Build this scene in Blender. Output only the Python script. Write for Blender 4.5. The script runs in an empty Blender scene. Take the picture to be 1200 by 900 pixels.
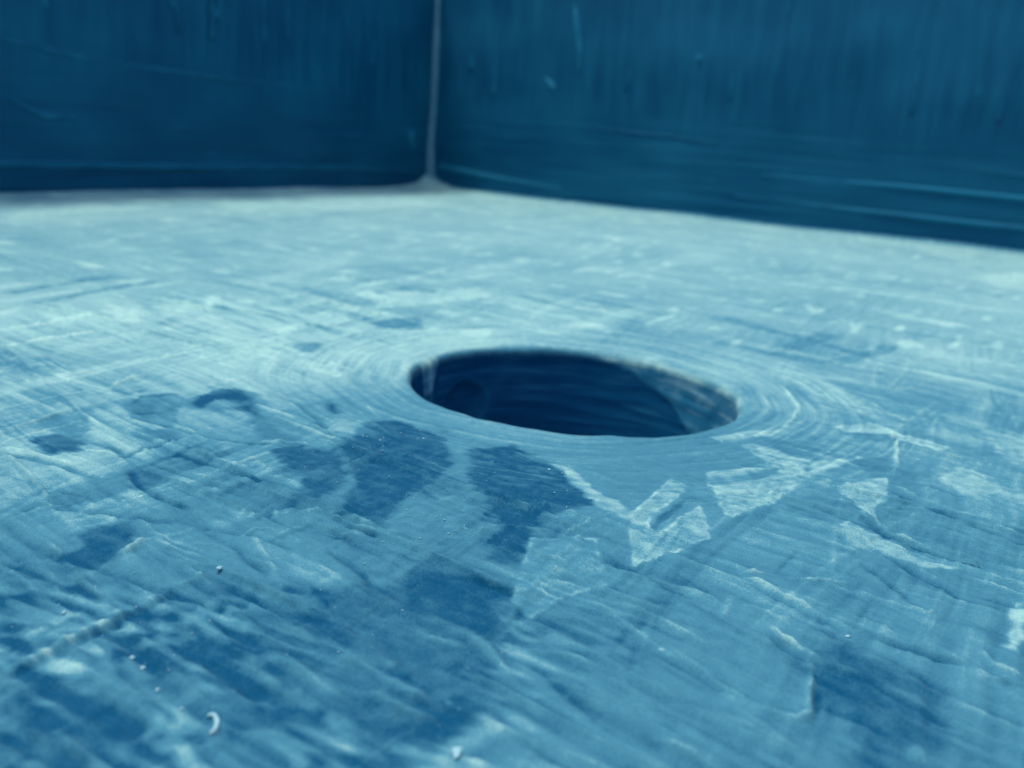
# Inside corner of a blue painted square planter: chalky brushed base with a round drain hole, two walls behind.
# World: metres, origin at the centre of the drain hole on the base. X runs along the far wall, Y towards it, Z up.
import bpy, math
import numpy as np
from mathutils import Matrix, Vector

MM = 0.001
scene = bpy.context.scene

# ------------------------------------------------------------------ camera
cam_data = bpy.data.cameras.new('camera')
cam = bpy.data.objects.new('camera', cam_data)
scene.collection.objects.link(cam)
scene.camera = cam
fw = Vector((-0.46665, 0.84634, -0.25679)).normalized()
rt = Vector((0.86411, 0.49818, 0.07165)); rt = (rt - fw * rt.dot(fw)).normalized()
up = rt.cross(fw)
m = Matrix((rt, up, -fw)).transposed().to_4x4()
m.translation = Vector((47.93 * MM, -102.80 * MM, 29.13 * MM))
cam.matrix_world = m
cam_data.sensor_width = 36.0
cam_data.lens = 36.0 * 1104.5 / 1200.0
cam_data.clip_start = 0.002
cam_data.clip_end = 200.0
cam_data.dof.use_dof = True
cam_data.dof.focus_distance = 0.073
cam_data.dof.aperture_fstop = 50.0

# ------------------------------------------------------------------ sky, sun, exposure
SUN_EL, SUN_AZ = 74.0, 234.0           # degrees; azimuth measured from +Y clockwise (180 = from -Y)
world = bpy.data.worlds.new('World'); scene.world = world; world.use_nodes = True
wn = world.node_tree.nodes; wl = world.node_tree.links
for n in list(wn): wn.remove(n)
sky = wn.new('ShaderNodeTexSky'); sky.sky_type = 'NISHITA'; sky.sun_disc = False
sky.sun_elevation = math.radians(SUN_EL); sky.sun_rotation = math.radians(SUN_AZ)
sky.air_density = 1.0; sky.dust_density = 1.5
bg = wn.new('ShaderNodeBackground'); bg.inputs['Strength'].default_value = 0.13
wo = wn.new('ShaderNodeOutputWorld')
wl.new(sky.outputs[0], bg.inputs[0]); wl.new(bg.outputs[0], wo.inputs[0])
sd = bpy.data.lights.new('sun', 'SUN'); sd.energy = 1.5; sd.angle = math.radians(14); sd.color = (1.0, 0.97, 0.92)
sun = bpy.data.objects.new('sun', sd); scene.collection.objects.link(sun)
el, az = math.radians(SUN_EL), math.radians(SUN_AZ)
to_sun = Vector((math.sin(az) * math.cos(el), math.cos(az) * math.cos(el), math.sin(el)))
sun.rotation_euler = to_sun.to_track_quat('Z', 'Y').to_euler()
sun.location = to_sun * 2
vs = scene.view_settings
vs.view_transform = 'Standard'; vs.look = 'None'; vs.gamma = 1.0; vs.use_curve_mapping = False
vs.exposure = 0.56

# ------------------------------------------------------------------ noise helpers
def _grad(ix, iy, seed):
    h = (ix.astype(np.int64) * 374761393 + iy.astype(np.int64) * 668265263 + seed * 974634777) & 0xffffffff
    h = ((h ^ (h >> 13)) * 1274126177) & 0xffffffff
    h = h ^ (h >> 16)
    return (h & 0xffff).astype(np.float32) * np.float32(2 * math.pi / 65536)

def perlin(x, y, seed=0):
    x = np.asarray(x, np.float32); y = np.asarray(y, np.float32)
    x, y = np.broadcast_arrays(x, y)
    x0 = np.floor(x); y0 = np.floor(y); fx = x - x0; fy = y - y0
    u = fx * fx * fx * (fx * (fx * 6 - 15) + 10); v = fy * fy * fy * (fy * (fy * 6 - 15) + 10)
    out = 0
    for dx in (0, 1):
        for dy in (0, 1):
            a = _grad(x0 + dx, y0 + dy, seed)
            g = np.cos(a) * (fx - dx) + np.sin(a) * (fy - dy)
            out = out + g * (u if dx else 1 - u) * (v if dy else 1 - v)
    return out * 1.5

def fbm(x, y, seed=0, oct=3):
    s = 0; a = 1.0
    for i in range(oct):
        s = s + a * perlin(x * 2 ** i, y * 2 ** i, seed + i * 17); a *= 0.5
    return s

def sstep(a, b, x):
    t = np.clip((x - a) / (b - a), 0, 1)
    return t * t * (3 - 2 * t)

# plan(u, v): survey-sheet position -> millimetres on the base (plane homography of the base)
HM = np.array([[-2.02953800e-01, -4.82681880e-01, 3.52214378e+02],
               [-2.04270558e-01, 9.76421012e-01, -2.98819292e+02],
               [6.69006949e-04, -8.99971332e-03, 1.0]])
def plan(pts):
    p = np.asarray(pts, float); q = np.c_[p, np.ones(len(p))] @ HM.T
    return q[:, :2] / q[:, 2:]

# ------------------------------------------------------------------ object helpers
col = scene.collection
def link(o, parent=None):
    col.objects.link(o)
    if parent is not None: o.parent = parent
    return o
def tag(o, label=None, cat=None, group=None, kind=None):
    for k, v in (('label', label), ('category', cat), ('group', group), ('kind', kind)):
        if v: o[k] = v
    return o

def mesh_np(name, verts, quads, attrs=None, tris=None, smooth=True):
    me = bpy.data.meshes.new(name)
    verts = np.ascontiguousarray(verts, np.float32)
    me.vertices.add(len(verts)); me.vertices.foreach_set('co', verts.ravel())
    quads = np.asarray(quads, np.int32).reshape(-1, 4)
    tris = np.asarray(tris if tris is not None else [], np.int32).reshape(-1, 3)
    idx = np.concatenate([quads.ravel(), tris.ravel()])
    tot = np.concatenate([np.full(len(quads), 4, np.int32), np.full(len(tris), 3, np.int32)])
    start = np.concatenate([[0], np.cumsum(tot)[:-1]]).astype(np.int32)
    me.loops.add(len(idx)); me.loops.foreach_set('vertex_index', idx)
    me.polygons.add(len(tot)); me.polygons.foreach_set('loop_start', start)
    me.polygons.foreach_set('loop_total', tot)
    if smooth: me.polygons.foreach_set('use_smooth', np.ones(len(tot), bool))
    for k, a in (attrs or {}).items():
        at = me.attributes.new(k, 'FLOAT', 'POINT')
        at.data.foreach_set('value', np.ascontiguousarray(a, np.float32))
    me.update(calc_edges=True); me.validate()
    return me

# ------------------------------------------------------------------ materials
def mat_new(name):
    mt = bpy.data.materials.new(name); mt.use_nodes = True
    nt = mt.node_tree
    return mt, nt, nt.nodes['Principled BSDF']

def paint_material(name, paint, mid, chalk, rough, grain=1.0, sheen=0.0, spec=0.4):
    """Brushed blue paint; vertex attribute 'chalk' is chalky residue, plus light and shade painted at ridges and fillets."""
    mt, nt, bs = mat_new(name); N = nt.nodes; L = nt.links
    at = N.new('ShaderNodeAttribute'); at.attribute_name = 'chalk'
    tc = N.new('ShaderNodeTexCoord')
    n1 = N.new('ShaderNodeTexNoise'); n1.inputs['Scale'].default_value = 8000; n1.inputs['Detail'].default_value = 3
    n2 = N.new('ShaderNodeTexNoise'); n2.inputs['Scale'].default_value = 900; n2.inputs['Detail'].default_value = 4
    for n in (n1, n2): L.new(tc.outputs['Object'], n.inputs['Vector'])
    a1 = N.new('ShaderNodeMath'); a1.operation = 'MULTIPLY_ADD'; a1.inputs[1].default_value = 0.30 * grain; a1.inputs[2].default_value = -0.15 * grain
    a2 = N.new('ShaderNodeMath'); a2.operation = 'MULTIPLY_ADD'; a2.inputs[1].default_value = 0.16 * grain; a2.inputs[2].default_value = -0.08 * grain
    L.new(n1.outputs[0], a1.inputs[0]); L.new(n2.outputs[0], a2.inputs[0])
    s = N.new('ShaderNodeMath'); s.operation = 'ADD'; L.new(a1.outputs[0], s.inputs[0]); L.new(a2.outputs[0], s.inputs[1])
    s2 = N.new('ShaderNodeMath'); s2.operation = 'ADD'; s2.use_clamp = True
    L.new(at.outputs['Fac'], s2.inputs[0]); L.new(s.outputs[0], s2.inputs[1])
    rp = N.new('ShaderNodeValToRGB'); e = rp.color_ramp.elements
    e[0].position = 0.0; e[0].color = (*paint, 1)
    e[1].position = 1.0; e[1].color = (*chalk, 1)
    q = e.new(0.5); q.color = (*mid, 1)
    L.new(s2.outputs[0], rp.inputs[0]); L.new(rp.outputs[0], bs.inputs['Base Color'])
    rr = N.new('ShaderNodeMapRange'); rr.inputs['To Min'].default_value = rough; rr.inputs['To Max'].default_value = min(1, rough + 0.35)
    L.new(s2.outputs[0], rr.inputs['Value']); L.new(rr.outputs[0], bs.inputs['Roughness'])
    bs.inputs['Specular IOR Level'].default_value = spec
    if sheen:
        bs.inputs['Sheen Weight'].default_value = sheen
        bs.inputs['Sheen Roughness'].default_value = 0.5
        bs.inputs['Sheen Tint'].default_value = (0.55, 0.9, 1.0, 1)
    bp = N.new('ShaderNodeBump'); bp.inputs['Strength'].default_value = 0.35; bp.inputs['Distance'].default_value = 0.00012
    L.new(s.outputs[0], bp.inputs['Height']); L.new(bp.outputs[0], bs.inputs['Normal'])
    return mt

PAINT = (0.002, 0.080, 0.162); MID = (0.080, 0.275, 0.345); CHALK = (0.46, 0.74, 0.63)
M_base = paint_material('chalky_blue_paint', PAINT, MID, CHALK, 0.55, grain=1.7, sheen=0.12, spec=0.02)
M_wall = paint_material('blue_wall_paint', (0.0, 0.074, 0.150), (0.012, 0.185, 0.29), (0.13, 0.36, 0.43), 0.55, grain=0.35, spec=0.14)
M_bore = paint_material('bore_paint', (0.0, 0.080, 0.200), (0.025, 0.22, 0.35), (0.30, 0.60, 0.66), 0.5, grain=0.45, spec=0.12)

def plain_material(name, c, rough=0.8, var=0.2, scale=800):
    mt, nt, bs = mat_new(name); N = nt.nodes; L = nt.links
    tc = N.new('ShaderNodeTexCoord'); n = N.new('ShaderNodeTexNoise'); n.inputs['Scale'].default_value = scale
    L.new(tc.outputs['Object'], n.inputs['Vector'])
    rp = N.new('ShaderNodeValToRGB'); e = rp.color_ramp.elements
    e[0].color = (*[x * (1 - var) for x in c], 1); e[1].color = (*[min(1, x * (1 + var)) for x in c], 1)
    e[0].position = .3; e[1].position = .7
    L.new(n.outputs[0], rp.inputs[0]); L.new(rp.outputs[0], bs.inputs['Base Color'])
    bs.inputs['Roughness'].default_value = rough
    return mt
M_crumb = plain_material('white_crumb', (0.36, 0.62, 0.64), 0.95, 0.15, 3000)
M_ground = plain_material('ground_stone', (0.05, 0.055, 0.06), 0.9, 0.4, 60)
M_bead = paint_material('caulk_bead_paint', (0.02, 0.10, 0.17), (0.07, 0.20, 0.28), (0.16, 0.34, 0.40), 0.5, grain=0.4, spec=0.3)

# ------------------------------------------------------------------ ground and planter root
XL, XR, YF, YB, WH, TH, BT = -224.0, 224.0, -290.0, 290.0, 108.0, 26.0, 32.0   # inner faces, wall height, thickness, base thickness (mm)
gv = np.array([(-3, -3, 0), (3, -3, 0), (3, 3, 0), (-3, 3, 0)], float); gv[:, 2] = -(BT + 0.3) * MM
g = link(bpy.data.objects.new('ground', mesh_np('ground', gv, [(0, 1, 2, 3)], smooth=False)))
g.data.materials.append(M_ground); tag(g, 'dark stone ground under the blue planter', 'ground', kind='structure')

planter = link(bpy.data.objects.new('planter', None))
planter.empty_display_size = 0.05
tag(planter, 'blue painted square planter seen inside, with brushed chalky base and round drain hole', 'planter')

# ------------------------------------------------------------------ base: height field + chalk map
STEP = 0.16
def axis(lo, d0, d1, hi, lo_max, hi_max, S=24.0):
    n = int(round((d1 - d0) / STEP)); mid = d0 + np.arange(n + 1) * STEP
    def ramp(dist, mx):
        out = []; s = STEP; t = 0
        while t < dist:
            s = min(s * 1.03, mx); t += s; out.append(t)
        out = np.array(out) * (dist / out[-1]); return out
    return np.concatenate([d0 - ramp(d0 - lo, lo_max)[::-1], mid, mid[-1] + ramp(hi - mid[-1], hi_max)])
SQ = 24.0                                   # half side of the patch round the hole; multiple of STEP
xs = axis(XL - TH + 2, -64.0, 56.0, XR + TH - 2, 1.3, 1.3)
ys = axis(YF - TH + 2, -84.0, 40.0, YB + TH - 2, 5.0, 1.3)
NX, NY = len(xs), len(ys)
i0, i1 = np.argmin(abs(xs + SQ)), np.argmin(abs(xs - SQ))
j0, j1 = np.argmin(abs(ys + SQ)), np.argmin(abs(ys - SQ))
xs[i0], xs[i1], ys[j0], ys[j1] = -SQ, SQ, -SQ, SQ
R0, LIP = 20.0, 1.3                         # hole radius, rounding of its lip
rng = np.random.default_rng(7)

class Field:
    """height (mm) and chalk sampled on x, y arrays; local edits on index windows of a grid"""
    def __init__(s, X, Y):
        s.X = X.astype(np.float32); s.Y = Y.astype(np.float32)
        s.H = np.zeros_like(s.X); s.C = np.zeros_like(s.X)

def seg_dist(px, py, a, b):
    dx, dy = b[0] - a[0], b[1] - a[1]; L2 = dx * dx + dy * dy + 1e-9
    t = np.clip(((px - a[0]) * dx + (py - a[1]) * dy) / L2, 0, 1)
    ex, ey = px - a[0] - t * dx, py - a[1] - t * dy
    sgn = np.sign(dx * (py - a[1]) - dy * (px - a[0]))
    return np.hypot(ex, ey), sgn, t

def poly_sdf(px, py, P):
    d = np.full(px.shape, 1e9, np.float32); ins = np.zeros(px.shape, bool)
    for k in range(len(P)):
        a, b = P[k], P[(k + 1) % len(P)]
        dd, _, _ = seg_dist(px, py, a, b); d = np.minimum(d, dd)
        c = (a[1] > py) != (b[1] > py)
        if b[1] != a[1]: ins ^= c & (px < (b[0] - a[0]) * (py - a[1]) / (b[1] - a[1]) + a[0])
    return np.where(ins, -d, d)

def window(F, lo, hi):
    """views into the grid (or the whole list for a patch)"""
    if F.grid:
        a, b = np.searchsorted(xs, lo[0]), np.searchsorted(xs, hi[0])
        c, d = np.searchsorted(ys, lo[1]), np.searchsorted(ys, hi[1])
        if b - a < 2 or d - c < 2: return None
        return (slice(c, d), slice(a, b))
    if hi[0] < -SQ or lo[0] > SQ or hi[1] < -SQ or lo[1] > SQ: return None
    return (slice(None), slice(None))

# --- authored marks, positions on the survey sheet -------------------------------------------
# patches: (outline, target chalk, opacity, soft edge mm, bright rim, streak)
DK, MDK = 0.02, 0.16
PATCH = [
 ([(870, 500), (940, 492), (1020, 500), (1060, 530), (1040, 560), (980, 575), (900, 592), (860, 606), (835, 560), (900, 530)], .60, .55, .9, 0, .5),
 # bare dark blue patches in front of the hole
 ([(395, 525), (428, 494), (470, 492), (522, 512), (530, 545), (520, 562), (480, 585), (462, 600), (452, 622), (425, 625), (395, 632), (392, 606), (420, 560)], DK, .95, .5, 0, .5),
 ([(548, 528), (600, 522), (648, 548), (690, 572), (700, 596), (672, 600), (640, 612), (628, 622), (618, 655), (606, 672), (575, 662), (566, 642), (590, 626), (578, 600), (552, 575)], DK, .95, .55, 0, .7),
 ([(318, 526), (352, 520), (392, 532), (408, 548), (400, 575), (372, 592), (352, 598), (318, 614), (298, 612), (322, 596), (346, 580), (352, 560), (330, 548)], DK + .03, .95, .6, 0, .4),
 ([(96, 618), (150, 612), (158, 640), (128, 664), (76, 668), (70, 655), (92, 640)], .01, .95, .5, 0, .4),
 ([(40, 512), (100, 508), (96, 528), (60, 534), (44, 526)], .03, .9, .6, 0, .8),
 ([(42, 500), (60, 488), (104, 486), (104, 505), (70, 510)], .30, .6, .5, 0, .4),
 ([(155, 552), (180, 548), (192, 566), (178, 572)], .14, .8, .5, 0, .6),
 ([(268, 580), (310, 560), (345, 566), (330, 580), (280, 588)], .26, .5, .6, 0, .3),
 ([(300, 600), (350, 590), (392, 580), (398, 604), (340, 612)], .24, .5, .8, 0, .3),
 ([(396, 604), (440, 606), (440, 626), (404, 622)], .10, .8, .5, 0, .6),
 ([(160, 502), (212, 502), (206, 516), (180, 514)], .20, .8, .5, 0, .3),
 ([(270, 612), (330, 606), (300, 634), (276, 628)], .24, .5, .8, 0, .4),
 ([(226, 476), (234, 464), (258, 456), (284, 457), (300, 470), (304, 486), (288, 482), (276, 470), (252, 468), (238, 478)], .14, .85, .45, 0, .3),
 ([(290, 484), (306, 480), (320, 500), (345, 512), (352, 522), (326, 520), (300, 505)], .22, .7, .5, 0, .5),
 ([(150, 478), (158, 466), (180, 460), (202, 466), (208, 486), (204, 500), (178, 498), (156, 490)], .40, .7, .4, -.14, .2),
 # large darker washed area, lower left and centre
 ([(340, 692), (430, 690), (520, 676), (592, 702), (582, 760), (600, 780), (560, 830), (500, 880), (440, 880), (380, 850), (250, 846), (250, 760), (300, 740)], .10, .85, 1.2, 0, .9),
 ([(470, 686), (520, 676), (598, 700), (588, 722), (575, 762), (540, 745), (480, 735)], .02, .9, .8, 0, .5),
 ([(528, 806), (586, 838), (500, 872), (440, 884), (440, 858), (505, 850)], .0, .9, .8, 0, .5),
 ([(246, 842), (300, 832), (382, 836), (378, 852), (320, 846), (262, 846)], .03, .9, .35, 0, .2),
 ([(110, 780), (190, 770), (230, 800), (215, 838), (150, 846), (90, 830), (60, 800)], .20, .7, 1.2, 0, .5),
 ([(0, 858), (60, 826), (150, 850), (165, 880), (120, 900), (0, 905)], .08, .8, 1.0, 0, .6),
 ([(0, 800), (40, 790), (60, 815), (20, 840), (0, 850)], .22, .6, 1.0, 0, .6),
 # darker area lower right
 ([(956, 770), (985, 748), (1040, 772), (1110, 812), (1100, 850), (1085, 905), (1010, 905), (1000, 850), (960, 812)], .08, .85, 1.0, 0, .4),
 ([(960, 775), (985, 768), (1040, 800), (1035, 825), (975, 806)], .06, .6, .8, 0, .3),
 # chalk films with their own outline right of the hole
 ([(736, 608), (786, 563), (803, 572), (800, 582), (764, 608), (760, 624), (770, 630), (820, 594), (826, 610), (832, 634), (800, 648), (780, 655), (742, 668), (738, 640)], .70, .9, .12, .25, .15),
 ([(642, 545), (668, 552), (700, 578), (742, 604), (734, 614), (702, 598), (690, 588)], .78, .85, .35, .1, .5),
 ([(825, 556), (870, 552), (960, 556), (905, 594), (872, 604), (858, 611), (848, 606)], .72, .88, .15, .22, .3),
 ([(866, 522), (884, 520), (925, 538), (960, 546), (1010, 540), (960, 560), (912, 556), (896, 545)], .80, .8, .25, .1, .5),
 ([(832, 512), (868, 506), (920, 505), (905, 512), (848, 518)], .80, .8, .2, .1, .5),
 ([(975, 502), (1020, 498), (1060, 512), (1115, 528), (1100, 532), (1058, 520), (1040, 516), (990, 508)], .86, .85, .3, .05, .4),
 ([(978, 577), (1020, 566), (1040, 562), (1042, 580), (1022, 606), (1000, 594)], .76, .85, .25, .2, .4),
 ([(975, 622), (996, 612), (1036, 636), (1080, 655), (1130, 672), (1080, 668), (1040, 654), (1000, 642)], .74, .85, .35, .12, .4),
 ([(1096, 568), (1126, 550), (1160, 562), (1176, 580), (1134, 586)], .76, .8, .4, .1, .3),
 ([(1150, 505), (1200, 515), (1240, 530), (1240, 560), (1180, 545), (1160, 525)], .78, .7, .6, .05, .4),
 ([(598, 712), (622, 636), (700, 636), (708, 690), (662, 706), (622, 728)], .54, .8, .15, .22, .6),
 ([(655, 612), (700, 600), (712, 616), (680, 636), (655, 640)], .40, .5, .4, .1, .4),
 ([(500, 590), (548, 566), (572, 592), (560, 612), (528, 640), (500, 660), (462, 690), (390, 690), (440, 640)], .44, .75, .5, 0, .8),
 ([(424, 688), (395, 676), (440, 632), (468, 640)], .33, .6, .2, .0, .2),
 ([(315, 608), (322, 602), (380, 604), (420, 612), (450, 630), (400, 632), (340, 618)], .50, .8, .15, .15, .5),
 # thin dark slots between the films
 ([(762, 622), (772, 608), (806, 586), (800, 598), (776, 616), (766, 628)], .14, .9, .1, 0, .1),
 ([(885, 510), (920, 518), (960, 530), (950, 540), (920, 536), (905, 528)], .26, .7, .3, 0, .8),
 ([(880, 558), (915, 550), (910, 558), (884, 566)], .28, .7, .2, 0, .8),
 ([(998, 545), (1044, 538), (1046, 560), (1010, 556)], .28, .8, .3, 0, .8),
 ([(985, 510), (1040, 512), (1055, 522), (1010, 522)], .38, .7, .3, 0, .5),
 # chalk left of and behind the hole
 ([(350, 420), (388, 420), (402, 438), (398, 440), (350, 430)], .92, .85, .25, .05, .4),
 ([(376, 400), (405, 388), (412, 390), (386, 406)], .85, .8, .3, 0, .4),
 ([(408, 381), (428, 384), (424, 390), (405, 388)], .92, .8, .4, 0, .3),
 ([(412, 346), (436, 342), (455, 350), (440, 355)], .98, .85, .8, 0, .4),
 ([(300, 395), (340, 388), (345, 402), (300, 408), (250, 425)], .90, .7, .9, 0, .6),
 ([(450, 342), (500, 344), (560, 336), (580, 348), (520, 356), (440, 364)], .95, .75, .8, 0, .9),
 ([(120, 362), (160, 358), (168, 372), (140, 378)], 1.0, .8, 1.2, 0, .6),
 ([(232, 352), (250, 346), (262, 354), (244, 362)], 1.0, .85, 1.0, 0, .5),
 ([(180, 358), (222, 352), (232, 364), (192, 372)], .95, .7, 1.0, 0, .6),
 ([(60, 372), (110, 362), (118, 374), (70, 380)], .9, .7, 1.2, 0, .6),
 ([(270, 330), (340, 318), (420, 296), (400, 312), (310, 338)], .9, .6, 2, 0, .8),
 ([(448, 450), (460, 444), (474, 424), (478, 428), (470, 440)], .85, .7, .2, 0, .3),
 ([(430, 376), (490, 372), (500, 386), (440, 384)], .40, .7, .8, 0, .5),
 ([(345, 402), (372, 398), (380, 410), (350, 412)], .40, .6, .6, 0, .5),
 ([(0, 250), (90, 240), (200, 244), (80, 252), (0, 262)], .98, .6, 6, 0, .6),
 ([(250, 236), (470, 232), (520, 240), (420, 246), (260, 246)], .98, .6, 5, 0, .6),
 ([(1150, 320), (1200, 318), (1220, 330), (1160, 330)], 1.0, .7, 2, 0, .6),
 ([(900, 430), (960, 440), (1010, 470), (1040, 500), (990, 478), (920, 448)], .82, .6, .5, 0, .6),
 # right edge smudge
 ([(1182, 718), (1190, 708), (1198, 716), (1202, 745), (1192, 768), (1180, 760)], .95, .9, .3, 0, .3),
]
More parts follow.
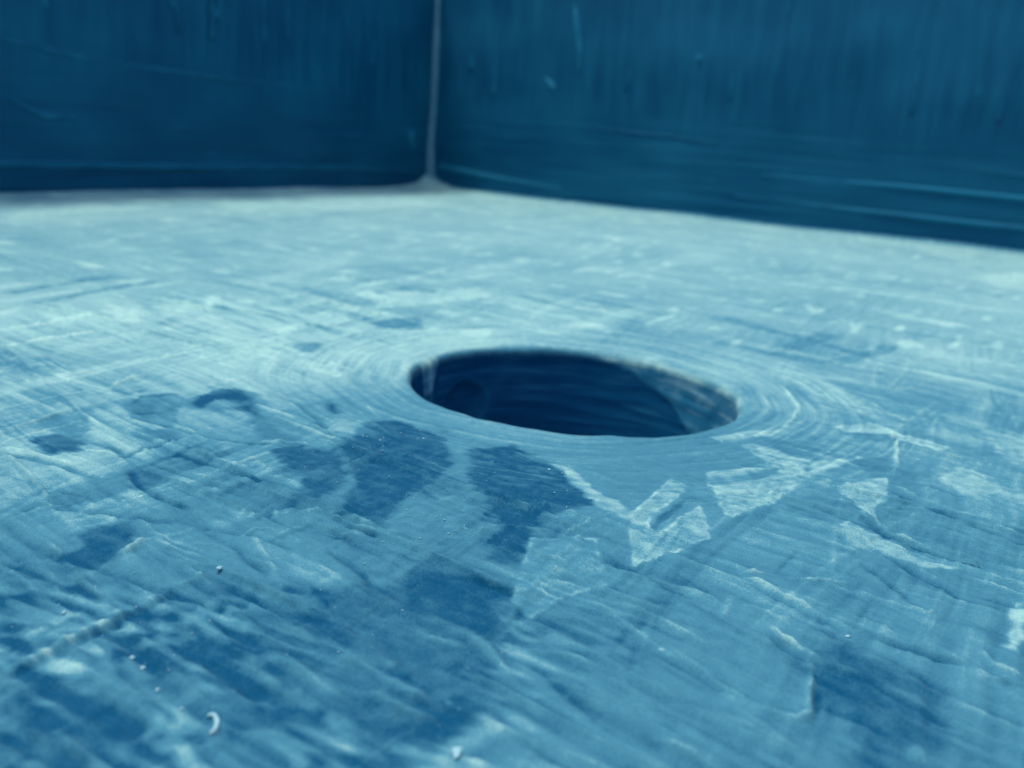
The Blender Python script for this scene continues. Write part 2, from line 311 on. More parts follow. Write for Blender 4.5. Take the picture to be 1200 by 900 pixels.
# ridges and grooves: (line, half width mm, height mm, chalk: lit edges and shaded grooves painted in)
RIDGE = [
 ([(0, 791), (70, 758), (148, 721), (198, 694), (249, 671)], .35, .16, .16), ([(0, 800), (148, 727), (204, 698)], .30, -.14, -.22),
 ([(64, 690), (100, 676), (121, 665), (163, 638), (190, 630), (215, 628)], .30, .20, .25),
 ([(0, 610), (39, 639), (75, 657), (117, 667), (194, 696), (260, 720)], .25, -.12, -.22),
 ([(36, 632), (75, 650), (110, 662)], .22, .10, .10),
 ([(0, 656), (60, 680), (150, 715)], .25, -.10, -.2), ([(0, 530), (36, 537), (84, 550), (120, 562)], .28, -.14, -.25), ([(0, 524), (36, 530), (84, 545)], .22, .1, .12),
 ([(150, 545), (163, 569), (185, 582), (233, 599)], .25, -.16, -.28), ([(160, 562), (190, 582), (228, 598)], .2, .12, .12),
 ([(60, 595), (110, 598), (170, 608), (250, 622)], .3, -.10, -.18),
 ([(155, 506), (200, 528), (250, 546), (300, 561), (350, 577)], .22, -.14, -.30), ([(160, 504), (220, 528), (280, 546), (340, 566)], .2, .12, .14),
 ([(150, 488), (210, 503), (270, 517), (350, 522)], .16, -.12, -.22), ([(305, 518), (326, 516), (362, 520)], .16, .1, .25),
 ([(296, 632), (327, 678)], .22, .14, .16), ([(280, 634), (300, 622), (322, 622)], .2, .12, .14), ([(272, 640), (318, 684)], .2, -.12, -.2),
 ([(318, 606), (322, 602), (380, 603), (440, 610)], .16, .12, .2), ([(388, 608), (410, 618), (460, 636), (478, 642)], .16, .14, .2), ([(386, 612), (440, 634)], .16, -.14, -.2),
 ([(318, 612), (370, 622), (420, 640)], .18, -.1, -.15),
 ([(480, 532), (505, 546), (528, 556)], .16, .1, .25), ([(540, 548), (600, 556), (650, 566), (700, 574)], .14, .1, .2), ([(570, 545), (640, 553), (680, 560)], .12, .08, .16), ([(540, 556), (620, 566), (690, 580)], .12, .08, .14),
 ([(556, 632), (580, 622), (612, 624), (640, 628)], .2, .12, .18), ([(655, 636), (690, 616), (720, 604)], .16, .1, .16),
 ([(500, 676), (550, 684), (592, 700), (605, 710)], .3, -.14, -.2), ([(560, 680), (600, 698)], .2, .1, .14),
 ([(610, 676), (660, 690), (700, 698)], .15, .08, .12),
 ([(870, 680), (905, 694), (950, 716), (1000, 740)], .2, .16, .24), ([(872, 686), (940, 718), (990, 742)], .18, -.12, -.18),
 ([(902, 738), (915, 750), (940, 766), (962, 774)], .25, .2, .3), ([(900, 744), (920, 762), (950, 782)], .25, -.12, -.16),
 ([(957, 776), (956, 800), (954, 850)], .18, -.2, -.2), ([(952, 780), (950, 835), (930, 842), (900, 832), (880, 824)], .25, .14, .2),
 ([(655, 808), (720, 838), (780, 868), (860, 905)], .35, .18, .2), ([(660, 816), (730, 850), (780, 876)], .35, -.1, -.12),
 ([(780, 760), (820, 784), (850, 806), (880, 826)], .25, .12, .14), ([(776, 768), (830, 800), (850, 812)], .25, -.1, -.12),
 ([(820, 830), (880, 850), (930, 880)], .3, .1, .12), ([(790, 815), (850, 842), (900, 862)], .3, -.1, -.14),
 ([(865, 676), (900, 677), (960, 684), (1000, 690)], .14, .12, .16),
 ([(1005, 605), (1030, 625), (1060, 640), (1100, 655), (1150, 668)], .25, -.14, -.22), ([(1000, 600), (1022, 612), (1050, 632), (1100, 650)], .2, .14, .2),
 ([(1010, 640), (1050, 662), (1080, 680), (1120, 700), (1200, 722)], .25, -.14, -.24), ([(1004, 632), (1048, 658), (1084, 674), (1120, 692)], .2, .12, .14),
 ([(1010, 664), (1040, 686), (1080, 716), (1086, 722)], .2, -.12, -.2),
 ([(1040, 578), (1080, 598), (1140, 620), (1200, 642)], .25, -.14, -.24), ([(1040, 570), (1080, 590), (1150, 614), (1200, 632)], .2, .12, .16),
 ([(1010, 745), (1080, 766), (1130, 780), (1160, 792), (1200, 812)], .3, -.16, -.22), ([(1090, 755), (1130, 780), (1165, 798), (1180, 795)], .3, .16, .2),
 ([(1150, 766), (1165, 782), (1200, 796)], .25, .18, .22), ([(960, 778), (1020, 800), (1080, 832), (1115, 850)], .3, -.16, -.18), ([(975, 776), (1040, 806), (1100, 836)], .25, .12, .12),
 ([(1000, 750), (1060, 782), (1120, 816), (1200, 850)], .3, -.12, -.16), ([(1100, 690), (1160, 706), (1200, 716)], .25, -.1, -.16),
 ([(1040, 700), (1086, 724), (1095, 720)], .2, .1, .1),
 ([(300, 768), (330, 782), (370, 802), (400, 822)], .35, .14, .2), ([(390, 770), (430, 788), (470, 808), (500, 826)], .35, .16, .24), ([(420, 765), (455, 784), (464, 788)], .35, .14, .22),
 ([(300, 790), (325, 812)], .4, .14, .2), ([(430, 812), (470, 834), (500, 846)], .4, .14, .22), ([(330, 818), (355, 820)], .5, .14, .2), ([(500, 752), (545, 764)], .2, .1, .2),
 ([(200, 755), (260, 790), (320, 822)], .4, -.16, -.25), ([(230, 742), (290, 770), (330, 790)], .35, -.14, -.22), ([(255, 736), (310, 762), (360, 775)], .3, -.12, -.2),
 ([(40, 796), (90, 820), (140, 846), (170, 868)], .5, -.2, -.3), ([(60, 806), (100, 826), (130, 838)], .4, .1, .08), ([(30, 812), (50, 845), (70, 862)], .4, -.16, -.25),
 ([(135, 740), (160, 765), (190, 795)], .3, -.12, -.18), ([(520, 740), (570, 762), (590, 785)], .3, .12, .16),
 ([(120, 520), (150, 532), (200, 552), (260, 572)], .14, -.12, -.2), ([(90, 515), (130, 524), (165, 534)], .14, -.1, -.2), ([(100, 528), (128, 530), (150, 538)], .12, .1, .18),
 ([(190, 545), (240, 560), (290, 578)], .14, .1, .1), ([(240, 620), (300, 632), (345, 648)], .16, -.1, -.16), ([(0, 690), (40, 704), (100, 726)], .2, -.1, -.2), ([(60, 700), (110, 722), (150, 738)], .2, -.1, -.2),
 ([(210, 640), (250, 640), (290, 655), (330, 672)], .18, .08, .1), ([(330, 690), (360, 696), (390, 704)], .3, -.12, -.26), ([(260, 690), (330, 720), (400, 742)], .2, -.1, -.16),
 ([(0, 555), (60, 572), (110, 584)], .16, -.1, -.14), ([(0, 580), (50, 590), (110, 606)], .16, .1, .1), ([(345, 470), (372, 490), (385, 505)], .25, -.14, -.2), ([(388, 470), (394, 484)], .5, -.1, -.35), ([(515, 498), (524, 506)], .5, -.1, -.25),
 ([(350, 500), (400, 520), (430, 532)], .16, .1, .14), ([(420, 480), (440, 498), (460, 512)], .14, .1, .18), ([(430, 474), (452, 494)], .14, .1, .16),
 ([(690, 690), (740, 700), (790, 712)], .16, -.1, -.16), ([(700, 720), (760, 736), (800, 752)], .16, -.08, -.12), ([(670, 772), (710, 790), (740, 806)], .2, .1, .12), ([(620, 765), (670, 772), (700, 780)], .18, .1, .12), ([(1060, 880), (1085, 884)], .6, .1, .3),
 ([(170, 438), (140, 446), (132, 452)], .3, .2, .22), ([(132, 456), (150, 460), (172, 455)], .3, -.14, -.25),
 ([(0, 508), (60, 488), (116, 472)], .3, .14, .12), ([(0, 385), (60, 376), (112, 366)], .6, .16, .22), ([(0, 406), (50, 396), (112, 386)], .5, .14, .3), ([(0, 342), (70, 332), (130, 322)], .8, -.2, -.2), ([(30, 355), (110, 340), (190, 328)], .9, -.2, -.18),
 ([(850, 372), (920, 390), (1000, 410)], .5, -.16, -.14), ([(960, 400), (1040, 424), (1130, 440)], .5, -.16, -.14), ([(820, 350), (960, 372), (1080, 392), (1200, 408)], .8, -.2, -.15),
 ([(1000, 360), (1100, 378), (1200, 400)], .9, .2, .12), ([(900, 330), (1050, 348), (1200, 372)], 1.2, .25, .15), ([(1040, 505), (1050, 525), (1050, 548), (1046, 560)], .25, .18, .3),
 ([(915, 450), (935, 475), (932, 490), (910, 508)], .3, .16, .28), ([(1010, 468), (1060, 495), (1030, 480)], .2, .1, .16),
]
# soft rings: (centre, second axis point, chalk) drawn as stains
RING = [((180, 473), 2.6, 1.9, .16, -.30), ((262, 471), 2.9, 1.4, .42, -.50)]

def flow_streaks(X, Y):
    """brush texture: two crossing directions along the planter's axes, concentric round the hole"""
    wx = X + 2.2 * perlin(X / 19, Y / 19, 3); wy = Y + 2.2 * perlin(X / 23, Y / 17, 5)
    a = math.radians(-9)
    s1 = wx * math.cos(a) + wy * math.sin(a); t1 = -wx * math.sin(a) + wy * math.cos(a)
    s2, t2 = wy, wx
    sa = perlin(s1 / 26, t1 / 1.5, 11) + .6 * perlin(s1 / 12, t1 / .62, 12)
    sb = perlin(s2 / 22, t2 / 1.7, 13) + .6 * perlin(s2 / 11, t2 / .66, 14)
    w = sstep(-.12, .12, perlin(X / 38, Y / 28, 15) + .10 + .0012 * X)
    r = np.hypot(X, Y); th = np.arctan2(Y, X)
    rr = r + .9 * perlin(th * 2.2, r / 30, 21)
    sc = perlin(np.cos(th) * 2.5 + rr / .85, np.sin(th) * 2.5, 22) + .7 * perlin(np.cos(th) * 4 + 9 + rr / .42, np.sin(th) * 4 + 3, 23)
    ring = 1 - sstep(32, 43, r + 4 * perlin(X / 13, Y / 13, 24))
    ring = np.maximum(ring, .75 * (1 - sstep(36, 52, r + 5 * perlin(X / 15, Y / 15, 25))) * sstep(-.2, .5, X / np.maximum(r, 1)))
    return sa, sb, w, sc, ring, r, th

def fill(F):
    X, Y = F.X, F.Y
    sa, sb, w, sc, ring, r, th = flow_streaks(X, Y)
    depth = -0.483 * X + 0.876 * Y                                    # chalk value rises towards the far end
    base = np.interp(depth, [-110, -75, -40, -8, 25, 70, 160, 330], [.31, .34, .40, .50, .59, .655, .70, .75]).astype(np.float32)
    base += .20 * sstep(-6, -26, X) * sstep(-60, -38, depth) * sstep(60, 10, depth)
    base -= -.02 * sstep(0, -40, X) * sstep(-20, -60, depth) - .05 * sstep(20, 50, X) * sstep(-60, 0, depth)
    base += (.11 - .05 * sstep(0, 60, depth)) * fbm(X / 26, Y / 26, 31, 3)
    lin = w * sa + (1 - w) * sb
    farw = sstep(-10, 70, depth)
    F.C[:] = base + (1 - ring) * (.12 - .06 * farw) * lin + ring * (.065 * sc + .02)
    # flecks of thicker chalk lying along the strokes on the far part of the base
    fl = perlin(X / 9 + 2 * perlin(X / 14, Y / 14, 41), Y / 3.2, 42) * w + perlin(X / 3.2, Y / 10, 43) * (1 - w)
    F.C += sstep(.30, .62, fl) * .20 * sstep(-20, 60, depth)
    # worn lighter and darker dabs on the near part
    db = perlin(X / 2.6 + perlin(X / 4, Y / 4, 45), Y / .95, 44)
    nearL = sstep(-57, -64, depth) * sstep(34, 24, X)
    F.C += (.26 * sstep(.10, .45, db) - .26 * sstep(.02, .35, -db) - .05) * nearL
    db2 = fbm(X / 7, Y / 4, 46, 3); F.C += .22 * db2 * nearL
    F.C -= np.clip(F.C - .52, 0, 1) * .8 * nearL
    F.H[:] = (1 - ring) * .12 * lin + ring * .13 * sc
    F.H += .5 * fbm(X / 70, Y / 70, 51, 2) + .05 * fbm(X / 6, Y / 6, 52, 2)
    F.keep_sc, F.keep_ring = sc, ring
    F.H -= .3 * np.exp(-((np.maximum(r, R0) - R0) / 11) ** 2)          # base dishes towards the hole
    # low fillet where base meets walls; lit band and dark crease put into chalk
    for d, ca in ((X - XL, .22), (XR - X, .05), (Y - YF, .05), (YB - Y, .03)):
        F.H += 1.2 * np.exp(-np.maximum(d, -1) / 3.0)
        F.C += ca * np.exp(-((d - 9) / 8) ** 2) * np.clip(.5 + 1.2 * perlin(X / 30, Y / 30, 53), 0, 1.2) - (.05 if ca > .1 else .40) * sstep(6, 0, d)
    F.H += 8 * np.exp(-np.hypot(X - XL, Y - YB) / 6.0)

def strokes(F):
    g = np.random.default_rng(99)
    for k in range(620):
        far = k < 240
        if far: cx, cy = g.uniform(-215, 215), g.uniform(-40, 280); L, W = g.uniform(25, 90), g.uniform(4, 11)
        else:   cx, cy = g.uniform(-70, 62), g.uniform(-88, 60); L, W = g.uniform(9, 34), g.uniform(1.4, 4.2)
        ang = math.radians(g.normal(-9, 7) if g.random() < .70 else g.normal(92, 6))
        amp, dc, bow, op, rag = g.uniform(.05, .16), g.normal(0, .04 if far else .08), g.normal(0, .02), g.uniform(.35, .85), g.uniform(1, 4)
        if math.hypot(cx, cy) < 30 + L * .3: continue
        if far: dc = max(dc, -.015)
        c, s = math.cos(ang), math.sin(ang); hw = L / 2 + W + 2
        ex, ey = abs(c) * hw + abs(s) * (W + 3), abs(s) * hw + abs(c) * (W + 3)
        wv = window(F, (cx - ex, cy - ey), (cx + ex, cy + ey))
        if wv is None: continue
        X, Y = F.X[wv] - cx, F.Y[wv] - cy
        S = X * c + Y * s; T = -X * s + Y * c + bow * S * S / L * 4
        br = perlin(T / .55 + 31.7 * k, S / 14, 60) + .5 * perlin(T / .28 + 11.3 * k, S / 9, 61)
        ends = sstep(0, .8, L / 2 - np.abs(S) + rag * perlin(T / .7 + k, np.sign(S) * 3 + .5, 62))
        mk = ends * sstep(0, .35, W / 2 - np.abs(T) + .15 * perlin(S / 3, T * 0 + k, 63))
        ed = ends * np.exp(-((np.abs(T) - W / 2) / .22) ** 2) * (T > 0)
        yy = .25 if abs(s) > .7 else 1
        F.H[wv] += mk * br * amp * (.5 + .5 * yy) + ed * amp * 1.8 * yy
        F.C[wv] += op * mk * (dc + (.05 if far else .08) * br) + ed * (.04 if far else .08) * np.sign(dc + .06)

def marks(F):
    for k, (pts, tc, op, soft, rim, st) in enumerate(PATCH):
        P = plan(pts); lo, hi = P.min(0) - 6 - soft, P.max(0) + 6 + soft
        wv = window(F, lo, hi)
        if wv is None: continue
        X, Y = F.X[wv], F.Y[wv]
        d = poly_sdf(X, Y, P.astype(np.float32))
        rough = .10 + .75 * min(soft, 1.5)
        d = d + rough * fbm(X / 2.1, Y / 2.1, 70 + k, 3) + st * soft * .9 * perlin(X / 6, Y / .5, 170 + k)
        scw = F.keep_sc[wv] * F.keep_ring[wv] * (1 if tc > .3 else .5)
        d = d + .30 * scw
        mk = (1 - sstep(-soft - .04, soft * .8 + .04, d)) * np.clip(.95 + .4 * fbm(X / 4.5, Y / 2.2, 1070 + k, 3), .35, 1)
        tex = .09 * fbm(X / 1.3, Y / 1.3, 270 + k, 2) + st * .10 * perlin(X / 9, Y / .55, 370 + k)
        if tc > .3: tex = tex * 1.4 + .13 * scw - .06
        if tc < .3: tex = tex * .7 + .16 * sstep(.45, .9, perlin(X / 8, Y / .4, 470 + k)) * st
        F.C[wv] = F.C[wv] * (1 - mk * op) + (tc + tex) * mk * op
        if rim:
            F.C[wv] += rim * np.exp(-((d + .1) / .16) ** 2) * 1.1 * np.clip(fbm(X / 2.2, Y / 2.2, 570 + k, 2) + .35, 0, 1)
        F.H[wv] += mk * .03 * (1 if tc > .3 else -1)
        if tc < .3: F.H[wv] += mk * 0.0
    for k, (pts, hw, dh, dc) in enumerate(RIDGE):
        P = plan(pts); lo, hi = P.min(0) - 4, P.max(0) + 4
        wv = window(F, lo, hi)
        if wv is None: continue
        X, Y = F.X[wv], F.Y[wv]; best = np.full(X.shape, 1e9, np.float32); along = np.zeros_like(best)
        Xw = X + .16 * perlin(X / 3, Y / 3, 600 + k); Yw = Y + .16 * perlin(X / 3, Y / 3, 700 + k)
        n = len(P) - 1
        for i in range(n):
            d, _, t = seg_dist(Xw, Yw, P[i], P[i + 1])
            u = d < best; best = np.where(u, d, best); along = np.where(u, (i + t) / n, along)
        taper = np.clip(np.minimum(along, 1 - along) * 6 + .25, 0, 1) * (.7 + .6 * perlin(X / 2.5, Y / 2.5, 800 + k))
        pr = np.exp(-(best / (hw * (1.25 if dh < 0 else 1))) ** 2) * np.clip(taper, 0, 1.3)
        F.H[wv] += dh * pr * 2.2; F.C[wv] += (1.5 if dc > 0 else 1.5) * dc * pr
    for k, (c, rx, ry, wd, dc) in enumerate(RING):
        p = plan([c])[0]; wv = window(F, p - 9, p + 9)
        if wv is None: continue
        X, Y = F.X[wv] - p[0], F.Y[wv] - p[1]
        e = np.hypot((X * .875 + Y * .483) / rx, (-X * .483 + Y * .875) / (ry * 1.9)) + .12 * fbm(X / 2, Y / 2, 900 + k, 2)
        F.C[wv] += dc * np.exp(-((e - 1) / wd) ** 2) * (.6 + .6 * perlin(X / 3, Y / 3, 910 + k)) - .10 * (e < 1)

def late_strokes(F):
    # dry bristle passes that cross the films and bare patches
    g = np.random.default_rng(314)
    sc, ring = F.keep_sc, F.keep_ring
    F.C += ring * .045 * sc
    for k in range(260):
        cx, cy = g.uniform(-60, 58), g.uniform(-84, 20); L, W = g.uniform(5, 20), g.uniform(.8, 2.6)
        ang = math.radians(g.normal(-9, 8) if g.random() < .9 else g.normal(92, 7))
        dc = g.normal(-.02, .07); bow = g.normal(0, .015)
        if math.hypot(cx, cy) < 27 + L * .4: continue
        c, s = math.cos(ang), math.sin(ang); hw = L / 2 + W + 2
        ex, ey = abs(c) * hw + abs(s) * (W + 3), abs(s) * hw + abs(c) * (W + 3)
        wv = window(F, (cx - ex, cy - ey), (cx + ex, cy + ey))
        if wv is None: continue
        X, Y = F.X[wv] - cx, F.Y[wv] - cy
        S = X * c + Y * s; T = -X * s + Y * c + bow * S * S / L * 4
        br = perlin(T / .42 + 17.7 * k, S / 10, 64)
        mk = sstep(0, 2.5, L / 2 - np.abs(S) + 2.5 * perlin(T / .5 + k, np.sign(S) * 3 + .5, 65)) * sstep(0, .3, W / 2 - np.abs(T)) * sstep(-.15, .35, br)
        ed = np.exp(-((T - W / 2) / .16) ** 2) * sstep(0, 2, L / 2 - np.abs(S))
        F.C[wv] += mk * dc + .035 * ed; F.H[wv] += mk * .07 * br + .08 * ed

def thin_lines(F):
    # single hairs of the brush: short fine ridges and grooves, mostly along the far wall's direction
    g = np.random.default_rng(2718)
    for k in range(900):
        cx, cy = g.uniform(-60, 58), g.uniform(-84, 15); L, W = g.uniform(2.5, 13), g.uniform(.13, .30)
        ang = math.radians(g.normal(-11 if cx < 20 else -15, 6) if g.random() < .85 else g.normal(92, 6)); h = g.normal(0, .055); bow = g.normal(0, .04)
        if math.hypot(cx, cy) < 25 + L * .5: continue
        c, s = math.cos(ang), math.sin(ang); hw = L / 2 + 1
        ex, ey = abs(c) * hw + abs(s) * 2 + .5, abs(s) * hw + abs(c) * 2 + .5
        wv = window(F, (cx - ex, cy - ey), (cx + ex, cy + ey))
        if wv is None: continue
        X, Y = F.X[wv] - cx, F.Y[wv] - cy
        S = X * c + Y * s; T = -X * s + Y * c + bow * S * S / L * 2
        p = np.exp(-(T / W) ** 2) * sstep(0, L * .3, L / 2 - np.abs(S))
        F.H[wv] += h * p; F.C[wv] += 1.5 * h * p

def finish(F):
    # scattered pinhead pits and specks
    F.C += .25 * sstep(.80, .95, perlin(F.X / .8, F.Y / .8, 950)) - .22 * sstep(.86, .98, perlin(F.X / 1.1, F.Y / 1.1, 951))
    F.C[:] = np.clip(F.C, 0, 1.0)

GX, GY = np.meshgrid(xs, ys)
G = Field(GX, GY); G.grid = True
# patch round the hole: square outline of grid points -> circle
per = [(j0, i) for i in range(i0, i1)] + [(j, i1) for j in range(j0, j1)] + [(j1, i) for i in range(i1, i0, -1)] + [(j, i0) for j in range(j1, j0, -1)]
per = np.array(per); PX, PY = xs[per[:, 1]], ys[per[:, 0]]
th = np.arctan2(PY, PX); NP = len(per); K = 44
def rim_r(t): return R0 + .22 * np.cos(2 * t + .6) + .14 * np.cos(3 * t + 1.1) + .05 * np.cos(9 * t) + .5 * np.exp(-((t - .55) / .10) ** 2)
rc = rim_r(th) + LIP
tt = (np.arange(1, K + 1) / K)[:, None]
QX = PX * (1 - tt) + rc * np.cos(th) * tt; QY = PY * (1 - tt) + rc * np.sin(th) * tt
Q = Field(QX, QY); Q.grid = False
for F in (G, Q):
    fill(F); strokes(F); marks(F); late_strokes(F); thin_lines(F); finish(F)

def bore_edge(t):
    """depth (mm) down to which the bore is paler, by angle"""
    d = np.degrees(t) % 360
    return np.interp(d, [0, 20, 45, 63, 70, 79, 89, 99, 110, 122, 135, 180, 184, 190, 194, 230, 270, 320, 340, 360],
                     [15, 15, 12, 8.2, 6.1, 4.4, 3.0, 1.9, .9, .35, .2, .25, 5, 6, .4, .5, 3, 9, 13, 15])
def bore_tone(t, z):
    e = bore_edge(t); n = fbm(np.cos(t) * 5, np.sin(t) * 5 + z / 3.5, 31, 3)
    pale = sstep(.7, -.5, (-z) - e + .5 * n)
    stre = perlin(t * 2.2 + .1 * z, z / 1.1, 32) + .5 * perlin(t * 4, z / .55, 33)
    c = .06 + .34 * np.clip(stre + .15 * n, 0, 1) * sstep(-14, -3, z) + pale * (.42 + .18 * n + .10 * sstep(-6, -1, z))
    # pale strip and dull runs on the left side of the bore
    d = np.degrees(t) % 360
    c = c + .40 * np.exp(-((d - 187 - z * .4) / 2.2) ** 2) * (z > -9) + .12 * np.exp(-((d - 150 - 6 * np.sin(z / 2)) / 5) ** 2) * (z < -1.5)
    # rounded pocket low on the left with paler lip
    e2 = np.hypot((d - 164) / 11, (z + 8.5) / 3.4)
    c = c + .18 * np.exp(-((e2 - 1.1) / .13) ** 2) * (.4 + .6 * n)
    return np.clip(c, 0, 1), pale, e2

# lip rows: quarter round then short straight part of the bore
LR = 10; rows_x, rows_y, rows_z, rows_c = [], [], [], []
zl = Q.H[-1]; cl = Q.C[-1]
for k in range(1, LR + 1):
    a = k / LR * math.pi / 2
    rr = rim_r(th) + LIP - LIP * math.sin(a); zz = zl - LIP * (1 - math.cos(a))
    ck, pale, _ = bore_tone(th, zz); w = sstep(.15, .8, np.full(NP, k / LR))
    rows_x.append(rr * np.cos(th)); rows_y.append(rr * np.sin(th)); rows_z.append(zz); rows_c.append(cl * (1 - w) + np.maximum(ck, .12) * w)
# assemble the base mesh
keep = np.ones((NY, NX), bool); keep[j0 + 1:j1, i0 + 1:i1] = False
idm = np.full((NY, NX), -1, np.int64); idm[keep] = np.arange(keep.sum())
V = np.c_[G.X[keep], G.Y[keep], G.H[keep]]; Cc = G.C[keep]
qk = np.ones((NY - 1, NX - 1), bool); qk[j0:j1, i0:i1] = False
jj, ii = np.nonzero(qk)
quads = np.c_[idm[jj, ii], idm[jj, ii + 1], idm[jj + 1, ii + 1], idm[jj + 1, ii]]
n0 = len(V)
RX = np.concatenate([Q.X, np.array(rows_x)]); RY = np.concatenate([Q.Y, np.array(rows_y)]); RZ = np.concatenate([Q.H, np.array(rows_z)]); RC = np.concatenate([Q.C, np.array(rows_c)])
V = np.r_[V, np.c_[RX.ravel(), RY.ravel(), RZ.ravel()]]; Cc = np.r_[Cc, RC.ravel()]
ring_id = np.r_[idm[per[:, 0], per[:, 1]][None], n0 + np.arange(RX.size).reshape(RX.shape)]
a = ring_id[:-1]; b = ring_id[1:]
rq = np.stack([a, np.roll(a, -1, 1), np.roll(b, -1, 1), b], -1).reshape(-1, 4)
quads = np.r_[quads, rq]
# slab sides and underside
bl = len(V)
corner = np.array([(xs[0], ys[0]), (xs[-1], ys[0]), (xs[-1], ys[-1]), (xs[0], ys[-1])])
nb = 96; tb = np.arange(nb) / nb * 2 * math.pi
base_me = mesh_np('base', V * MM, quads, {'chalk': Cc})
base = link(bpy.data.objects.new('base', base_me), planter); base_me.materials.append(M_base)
tag(base, 'brushed blue base with chalky film, bare dark patches and round drain hole')

# bore of the drain hole
NT, NZ = 900, 150
t = np.arange(NT) / NT * 2 * math.pi - math.pi
zt = np.interp(t, np.sort(th), zl[np.argsort(th)]) - LIP
zz = np.linspace(0, 1, NZ)[:, None]
Z = zt[None] * (1 - zz) + (-BT + .15) * zz; T = np.broadcast_to(t, Z.shape)
c, pale, e2 = bore_tone(T, Z)
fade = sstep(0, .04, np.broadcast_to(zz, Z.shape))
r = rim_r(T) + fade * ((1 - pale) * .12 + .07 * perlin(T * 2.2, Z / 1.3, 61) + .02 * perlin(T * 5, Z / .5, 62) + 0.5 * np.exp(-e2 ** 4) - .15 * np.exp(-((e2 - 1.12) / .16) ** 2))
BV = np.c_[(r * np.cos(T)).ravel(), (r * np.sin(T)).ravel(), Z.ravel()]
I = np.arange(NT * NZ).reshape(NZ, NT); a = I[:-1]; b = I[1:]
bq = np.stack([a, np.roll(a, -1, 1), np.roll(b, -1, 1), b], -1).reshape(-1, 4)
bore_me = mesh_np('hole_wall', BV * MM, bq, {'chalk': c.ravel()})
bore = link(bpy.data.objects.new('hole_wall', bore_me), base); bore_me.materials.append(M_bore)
tag(bore, 'dark bore of the drain hole, paler on one side')

# ------------------------------------------------------------------ walls
def wall(length, hgt, seed, res_z, fn, parent, name='wall', close_dir=1):
    """wall in local s (along), z (up), n (out of the face towards the inside); returns arrays for placing"""
    s = np.arange(0, length + .01, 1.4); s = s * (length / s[-1])
    z = np.concatenate([np.arange(-3, hgt - 6.5, 1.0), np.linspace(hgt - 6, hgt, 5)])
    S, Zz = np.meshgrid(s, z)
    h, c = fn(S, Zz)
    return s, z, S, Zz, h, c

def wall_fn(seed, length):
    def fn(S, Z):
        up_ = sstep(22, 48, Z + 9 * perlin(S / 40, Z / 60, seed))
        # vertical runs in the upper part, level brush marks near the base
        vr = perlin(S / 3.2 + .5 * perlin(S / 9, Z / 22, seed + 1), Z / 34, seed + 2) + .5 * perlin(S / 1.6, Z / 22, seed + 3)
        hr = perlin(S / 60, Z / 2.6 + .5 * perlin(S / 50, Z / 9, seed + 4), seed + 5) + .5 * perlin(S / 34, Z / 1.3, seed + 6)
        h = .22 * up_ * vr + .26 * (1 - up_) * hr + .6 * fbm(S / 60, Z / 50, seed + 7, 2)
        c = .10 + .10 * up_ * .95 * np.clip(vr, -.6, 1) + .07 * (1 - up_) * hr + .10 * fbm(S / 45, Z / 30, seed + 8, 3)
        c += .35 * sstep(.62, .95, perlin(S / 16, Z / 2.2, seed + 9)) * (1 - up_) * .5
        return h, np.clip(c, 0, 1)
    return fn

def build_wall(origin, along, inward, length, seed, label):
    along = np.array(along, float); inward = np.array(inward, float); origin = np.array(origin, float)
    s, z, S, Zz, h, c = wall(length, WH, seed, 1, wall_fn(seed, length), planter)
    nz, ns = S.shape
    P = origin[None, None] + along * S[..., None] + inward * h[..., None]
    P[..., 2] += Zz
    I = np.arange(nz * ns).reshape(nz, ns)
    q = np.stack([I[:-1, :-1], I[:-1, 1:], I[1:, 1:], I[1:, :-1]], -1).reshape(-1, 4)
    V = P.reshape(-1, 3); C = c.ravel()
    # outside shell: rim strip of the border pulled back by the wall thickness, closed by a plain back
    loop = np.concatenate([I[0, :], I[1:, -1], I[-1, -2::-1], I[-2:0:-1, 0]])
    B = V[loop].copy()
    B -= inward * (B @ inward - origin @ inward)[:, None]; B -= inward * TH
    k0 = len(V); V = np.r_[V, B]; C = np.r_[C, np.full(len(B), .15)]
    nb = len(loop); kb = k0 + np.arange(nb)
    q2 = np.stack([loop, kb, np.roll(kb, -1), np.roll(loop, -1)], -1)
    ctr = len(V); V = np.r_[V, B.mean(0)[None]]; C = np.r_[C, [.15]]
    tr = np.stack([kb, np.full(nb, ctr), np.roll(kb, -1)], -1)
    me = mesh_np('wall', V * MM, np.r_[q, q2], {'chalk': C}, tris=tr)
    o = link(bpy.data.objects.new('wall', me), planter); me.materials.append(M_wall)
    tag(o, label); return o
W_left = build_wall((XL, YF - 0, 0), (0, 1, 0), (1, 0, 0), YB - YF, 301, 'darker blue wall left of the corner seam')
W_far = build_wall((XL - TH, YB, 0), (1, 0, 0), (0, -1, 0), XR - XL + 2 * TH, 401, 'blue wall right of the corner seam with drips and level brush ridges')
W_right = build_wall((XR, YF, 0), (0, 1, 0), (-1, 0, 0), YB - YF, 501, 'blue wall')
W_front = build_wall((XL - TH, YF, 0), (1, 0, 0), (0, 1, 0), XR - XL + 2 * TH, 601, 'blue wall')

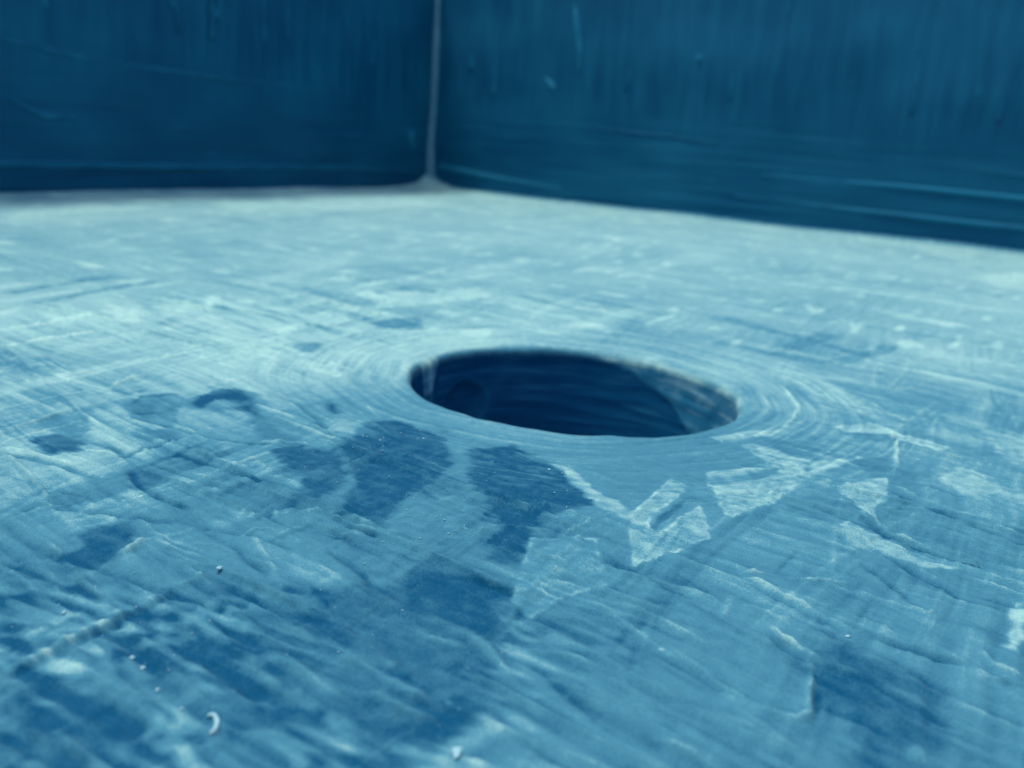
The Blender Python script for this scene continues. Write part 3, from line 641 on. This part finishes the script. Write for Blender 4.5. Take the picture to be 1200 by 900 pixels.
# ------------------------------------------------------------------ paint relief on the walls (real proud paint)
def sweep(name, pts, rad, parent, matr, normal, chalk=.5, nseg=8, flat=.5):
    """half-round run of thick paint along pts (mm), flattened against a surface with the given normal"""
    pts = np.array(pts, float); n = np.array(normal, float)
    m_ = max(2, nseg * (len(pts) - 1)); u = np.linspace(0, len(pts) - 1, m_ + 1)
    C = np.stack([np.interp(u, np.arange(len(pts)), pts[:, k]) for k in range(3)], -1)
    for _ in range(3): C[1:-1] = (C[:-2] + 2 * C[1:-1] + C[2:]) / 4
    rr = np.interp(u, np.arange(len(pts)), rad)
    tan = np.gradient(C, axis=0); side = np.cross(tan, n); side /= np.linalg.norm(side, axis=1)[:, None] + 1e-9
    A = np.linspace(0, 2 * math.pi, 10, endpoint=False)
    V = C[:, None] + rr[:, None, None] * (np.cos(A)[None, :, None] * side[:, None] + flat * np.sin(A)[None, :, None] * n)
    I = np.arange(V.shape[0] * 10).reshape(-1, 10); a, b = I[:-1], I[1:]
    q = np.stack([a, np.roll(a, -1, 1), np.roll(b, -1, 1), b], -1).reshape(-1, 4)
    Vf = V.reshape(-1, 3); k = len(Vf)
    Vf = np.r_[Vf, C[:1], C[-1:]]
    tr = np.r_[np.stack([np.roll(I[0], -1), I[0], np.full(10, k)], -1), np.stack([I[-1], np.roll(I[-1], -1), np.full(10, k + 1)], -1)]
    cc = chalk + .2 * perlin(Vf[:, 0] / 5 + Vf[:, 1] / 5, Vf[:, 2] / 5, 7)
    me = mesh_np(name, Vf * MM, q, {'chalk': np.clip(cc, 0, 1)}, tris=tr)
    me.materials.append(matr)
    return link(bpy.data.objects.new(name, me), parent)

# corner seam bead with its flared foot
def bead_path():
    return [(XL + 1.0 + .35 * math.sin(z * .21), YB - 1.0 + .3 * math.sin(z * .33), z) for z in (2, 8, 14, 24, 40, 70, 85, 95, 106)]
sweep('corner_bead', bead_path(), [3.4, 2.6, 2.1, 1.9, 1.4, 1.6, 1.2, 1.5, 1.4], planter, M_bead, (.7071, -.7071, 0), .72, 14, .7)
# level ridges of thick paint low on both walls
yb, xl = YB + .1, XL - .1
for k, (pts, rad, ch) in enumerate([
    ([(-60, yb, 20), (0, yb, 20), (60, yb, 19), (140, yb, 15.5)], [.3, 1.0, 1.2, .6], .40),
    ([(-70, yb, 10.5), (-20, yb, 9.5), (60, yb, 8.5), (140, yb, 7)], [.4, 1.1, 1.2, .6], .30),
    ([(-218, yb, 11), (-205, yb, 9.5), (-185, yb, 8), (-150, yb, 6)], [1.6, 1.7, 1.3, .4], .42),
    ([(-150, yb, 34), (-110, yb, 33), (-80, yb, 31)], [.2, .5, .2], .16),
    ([(20, yb, 28), (90, yb, 26), (150, yb, 25)], [.2, .6, .3], .2)]):
    sweep('paint_ridge', pts, rad, W_far, M_wall, (0, -1, 0), ch, 12, .55)
for k, (pts, rad, ch) in enumerate([
    ([(xl, 284, 8), (xl, 230, 9.5), (xl, 160, 9), (xl, 70, 9.5), (xl, -20, 10)], [.6, 1.2, 1.3, 1.5, 1.0], .28),
    ([(xl, 210, 41), (xl, 150, 41), (xl, 100, 42), (xl, 60, 46), (xl, 20, 48)], [.3, .8, 1.1, .9, .5], .24),
    ([(xl, 96, 24), (xl, 84, 24), (xl, 74, 28)], [.4, 1.2, .3], .32),
    ([(xl, 60, 31), (xl, 40, 33), (xl, 20, 40)], [.5, 1.2, .8], .3),
    ([(xl, 276, 19), (xl, 274, 24), (xl, 274, 28)], [.8, 2.0, .8], .5)]):
    sweep('paint_ridge', pts, rad, W_left, M_wall, (1, 0, 0), ch, 12, .55)
# drips running down the upper part of the walls
dr = np.random.default_rng(5)
for k in range(34):
    x = dr.uniform(-205, 150); z0 = dr.uniform(62, 130); L = dr.uniform(8, 40); w_ = dr.uniform(.5, 1.2)
    z1 = max(z0 - L, 46)
    sweep('paint_drip', [(x, yb, z0), (x + dr.normal(0, .7), yb, (z0 + z1) / 2), (x + dr.normal(0, 1.0), yb, z1)], [w_ * .3, w_ * .8, w_ * 1.2], W_far, M_wall, (0, -1, 0), dr.uniform(.12, .28), 10, .3)
sweep('paint_drip', [(-152, yb, 88), (-150, yb, 78), (-147, yb, 66), (-147, yb, 58)], [.5, 1.6, 1.3, .5], W_far, M_wall, (0, -1, 0), .45, 10, .5)
sweep('paint_drip', [(-163, yb, 54), (-160, yb, 51), (-158, yb, 50)], [.5, 1.7, .6], W_far, M_wall, (0, -1, 0), .6, 10, .5)
sweep('paint_drip', [(-92, yb, 66), (-92, yb, 63.5)], [1.3, 1.6], W_far, M_wall, (0, -1, 0), .4, 6, .5)
for k in range(30):
    y = dr.uniform(-10, 270); z0 = dr.uniform(66, 125); L = dr.uniform(8, 40); w_ = dr.uniform(.5, 1.3)
    z1 = max(z0 - L, 54)
    sweep('paint_drip', [(xl, y, z0), (xl, y + dr.normal(0, .7), (z0 + z1) / 2), (xl, y + dr.normal(0, 1.0), z1)], [w_ * .3, w_ * .8, w_ * 1.2], W_left, M_wall, (1, 0, 0), dr.uniform(.12, .28), 10, .3)

# ------------------------------------------------------------------ crumbs and grains lying on the base
def height_at(x, y):
    i = min(max(np.searchsorted(xs, x), 0), NX - 1); j = min(max(np.searchsorted(ys, y), 0), NY - 1)
    return float(G.H[j, i])
import bmesh
def lump_mesh(name, size, seed, sub=2, squash=.6):
    bm = bmesh.new(); bmesh.ops.create_icosphere(bm, subdivisions=sub, radius=size / 2)
    g = np.random.default_rng(seed); ph = g.uniform(0, 6, 6)
    for v in bm.verts:
        d = v.co.normalized()
        k = 1 + .28 * math.sin(3 * d.x + ph[0] + 2 * d.y) + .22 * math.sin(4 * d.y + ph[1] + 3 * d.z) + g.uniform(-.1, .1)
        v.co = Vector((d.x * k * (1 + .4 * math.sin(ph[2])), d.y * k, d.z * k * squash)) * (size / 2)
    me = bpy.data.meshes.new(name); bm.to_mesh(me); bm.free(); me.materials.append(M_crumb)
    return me
CRUMB = [((257, 674), .75, 'white crumb at the tip of the long scratch on the left'),
         ((250, 862), .60, 'white crumb below the curled one beside the dark smear, lower left'),
         ((167, 781), .55, 'lower right of two white crumbs beside the dark washed patch, lower left'),
         ((154, 770), .50, 'upper left of two white crumbs beside the dark washed patch, lower left'),
         ((185, 813), .45, 'small white crumb below the pair of crumbs, lower left'),
         ((213, 836), .45, 'small white crumb left of the dark smear, lower left'),
         ((75, 719), .45, 'small white crumb near the left edge above the long scratch'),
         ((993, 747), .42, 'round white grain alone on the right side above the dark patch'),
         ((643, 555), .45, 'tiny bright chip on the dark patch in front of the hole'),
         ((496, 515), .35, 'tiny bright chip on the dark patch left in front of the hole'),
         ((555, 384), .9, 'pale crumb behind the left end of the hole'),
         ((535, 890), 1.0, 'pale blurred crumb at the bottom edge near the middle')]
for k, (uv, sz, lab) in enumerate(CRUMB):
    x, y = plan([uv])[0]
    o = link(bpy.data.objects.new('crumb', lump_mesh('crumb', sz * .5, 40 + k)))
    o.location = (x * MM, y * MM, (height_at(x, y) + sz * .16) * MM); o.scale = (MM, MM, MM)
    o.rotation_euler = (0, 0, k * 1.3)
    tag(o, lab, 'crumb', 'white crumbs lying on the base')
# curled crumb
cu = plan([(243, 845), (250, 842), (255, 850), (253, 860), (246, 866)])
hz = height_at(*cu.mean(0)) + .15
o = sweep('curled_shaving', [(p[0], p[1], hz) for p in cu], [.05, .10, .13, .12, .07], None, M_crumb, (0, 0, 1), .9, 6, .8)
tag(o, 'curled white shaving lying beside the dark smear at lower left', 'shaving')
# raised pimple of paint with a pit, right side
x, y = plan([(1133, 662)])[0]
me = lump_mesh('paint_lump', .95, 77, 3, .5); me.attributes.new('chalk', 'FLOAT', 'POINT').data.foreach_set('value', [.42] * len(me.vertices)); me.polygons.foreach_set('use_smooth', [True] * len(me.polygons)); me.materials.clear(); me.materials.append(M_base)
o = link(bpy.data.objects.new('paint_lump', me), base); o.location = (x * MM, y * MM, height_at(x, y) * MM); o.scale = (MM, MM, MM)
# uncountable fine grains: one object
gr = np.random.default_rng(12); GV, GT = [], []
ico = np.array([(1, 0, 0), (-1, 0, 0), (0, 1, 0), (0, -1, 0), (0, 0, .7), (0, 0, -.7)], float)
itr = np.array([(0, 2, 4), (2, 1, 4), (1, 3, 4), (3, 0, 4), (2, 0, 5), (1, 2, 5), (3, 1, 5), (0, 3, 5)])
spots = []
for (u, v, su, sv, n) in [(450, 520, 40, 22, 26), (380, 545, 25, 18, 12), (640, 575, 40, 25, 14), (490, 625, 40, 25, 18), (130, 730, 90, 50, 18), (400, 780, 90, 50, 14)]:
    spots += list(np.c_[gr.normal(u, su, n), gr.normal(v, sv, n)])
for u, v in plan(spots):
    if math.hypot(u, v) < 23: continue
    s_ = gr.uniform(.035, .11); GT.append(itr + 6 * len(GV))
    GV.append(ico * s_ * gr.uniform(.6, 1.3, (6, 1)) + np.array([u, v, height_at(u, v) + s_ * .4]))
me = mesh_np('dust_grains', np.concatenate(GV) * MM, [], tris=np.concatenate(GT), smooth=False); me.materials.append(M_crumb)
tag(link(bpy.data.objects.new('dust_grains', me)), 'fine pale dust grains scattered over the near part of the base', 'dust', kind='stuff')
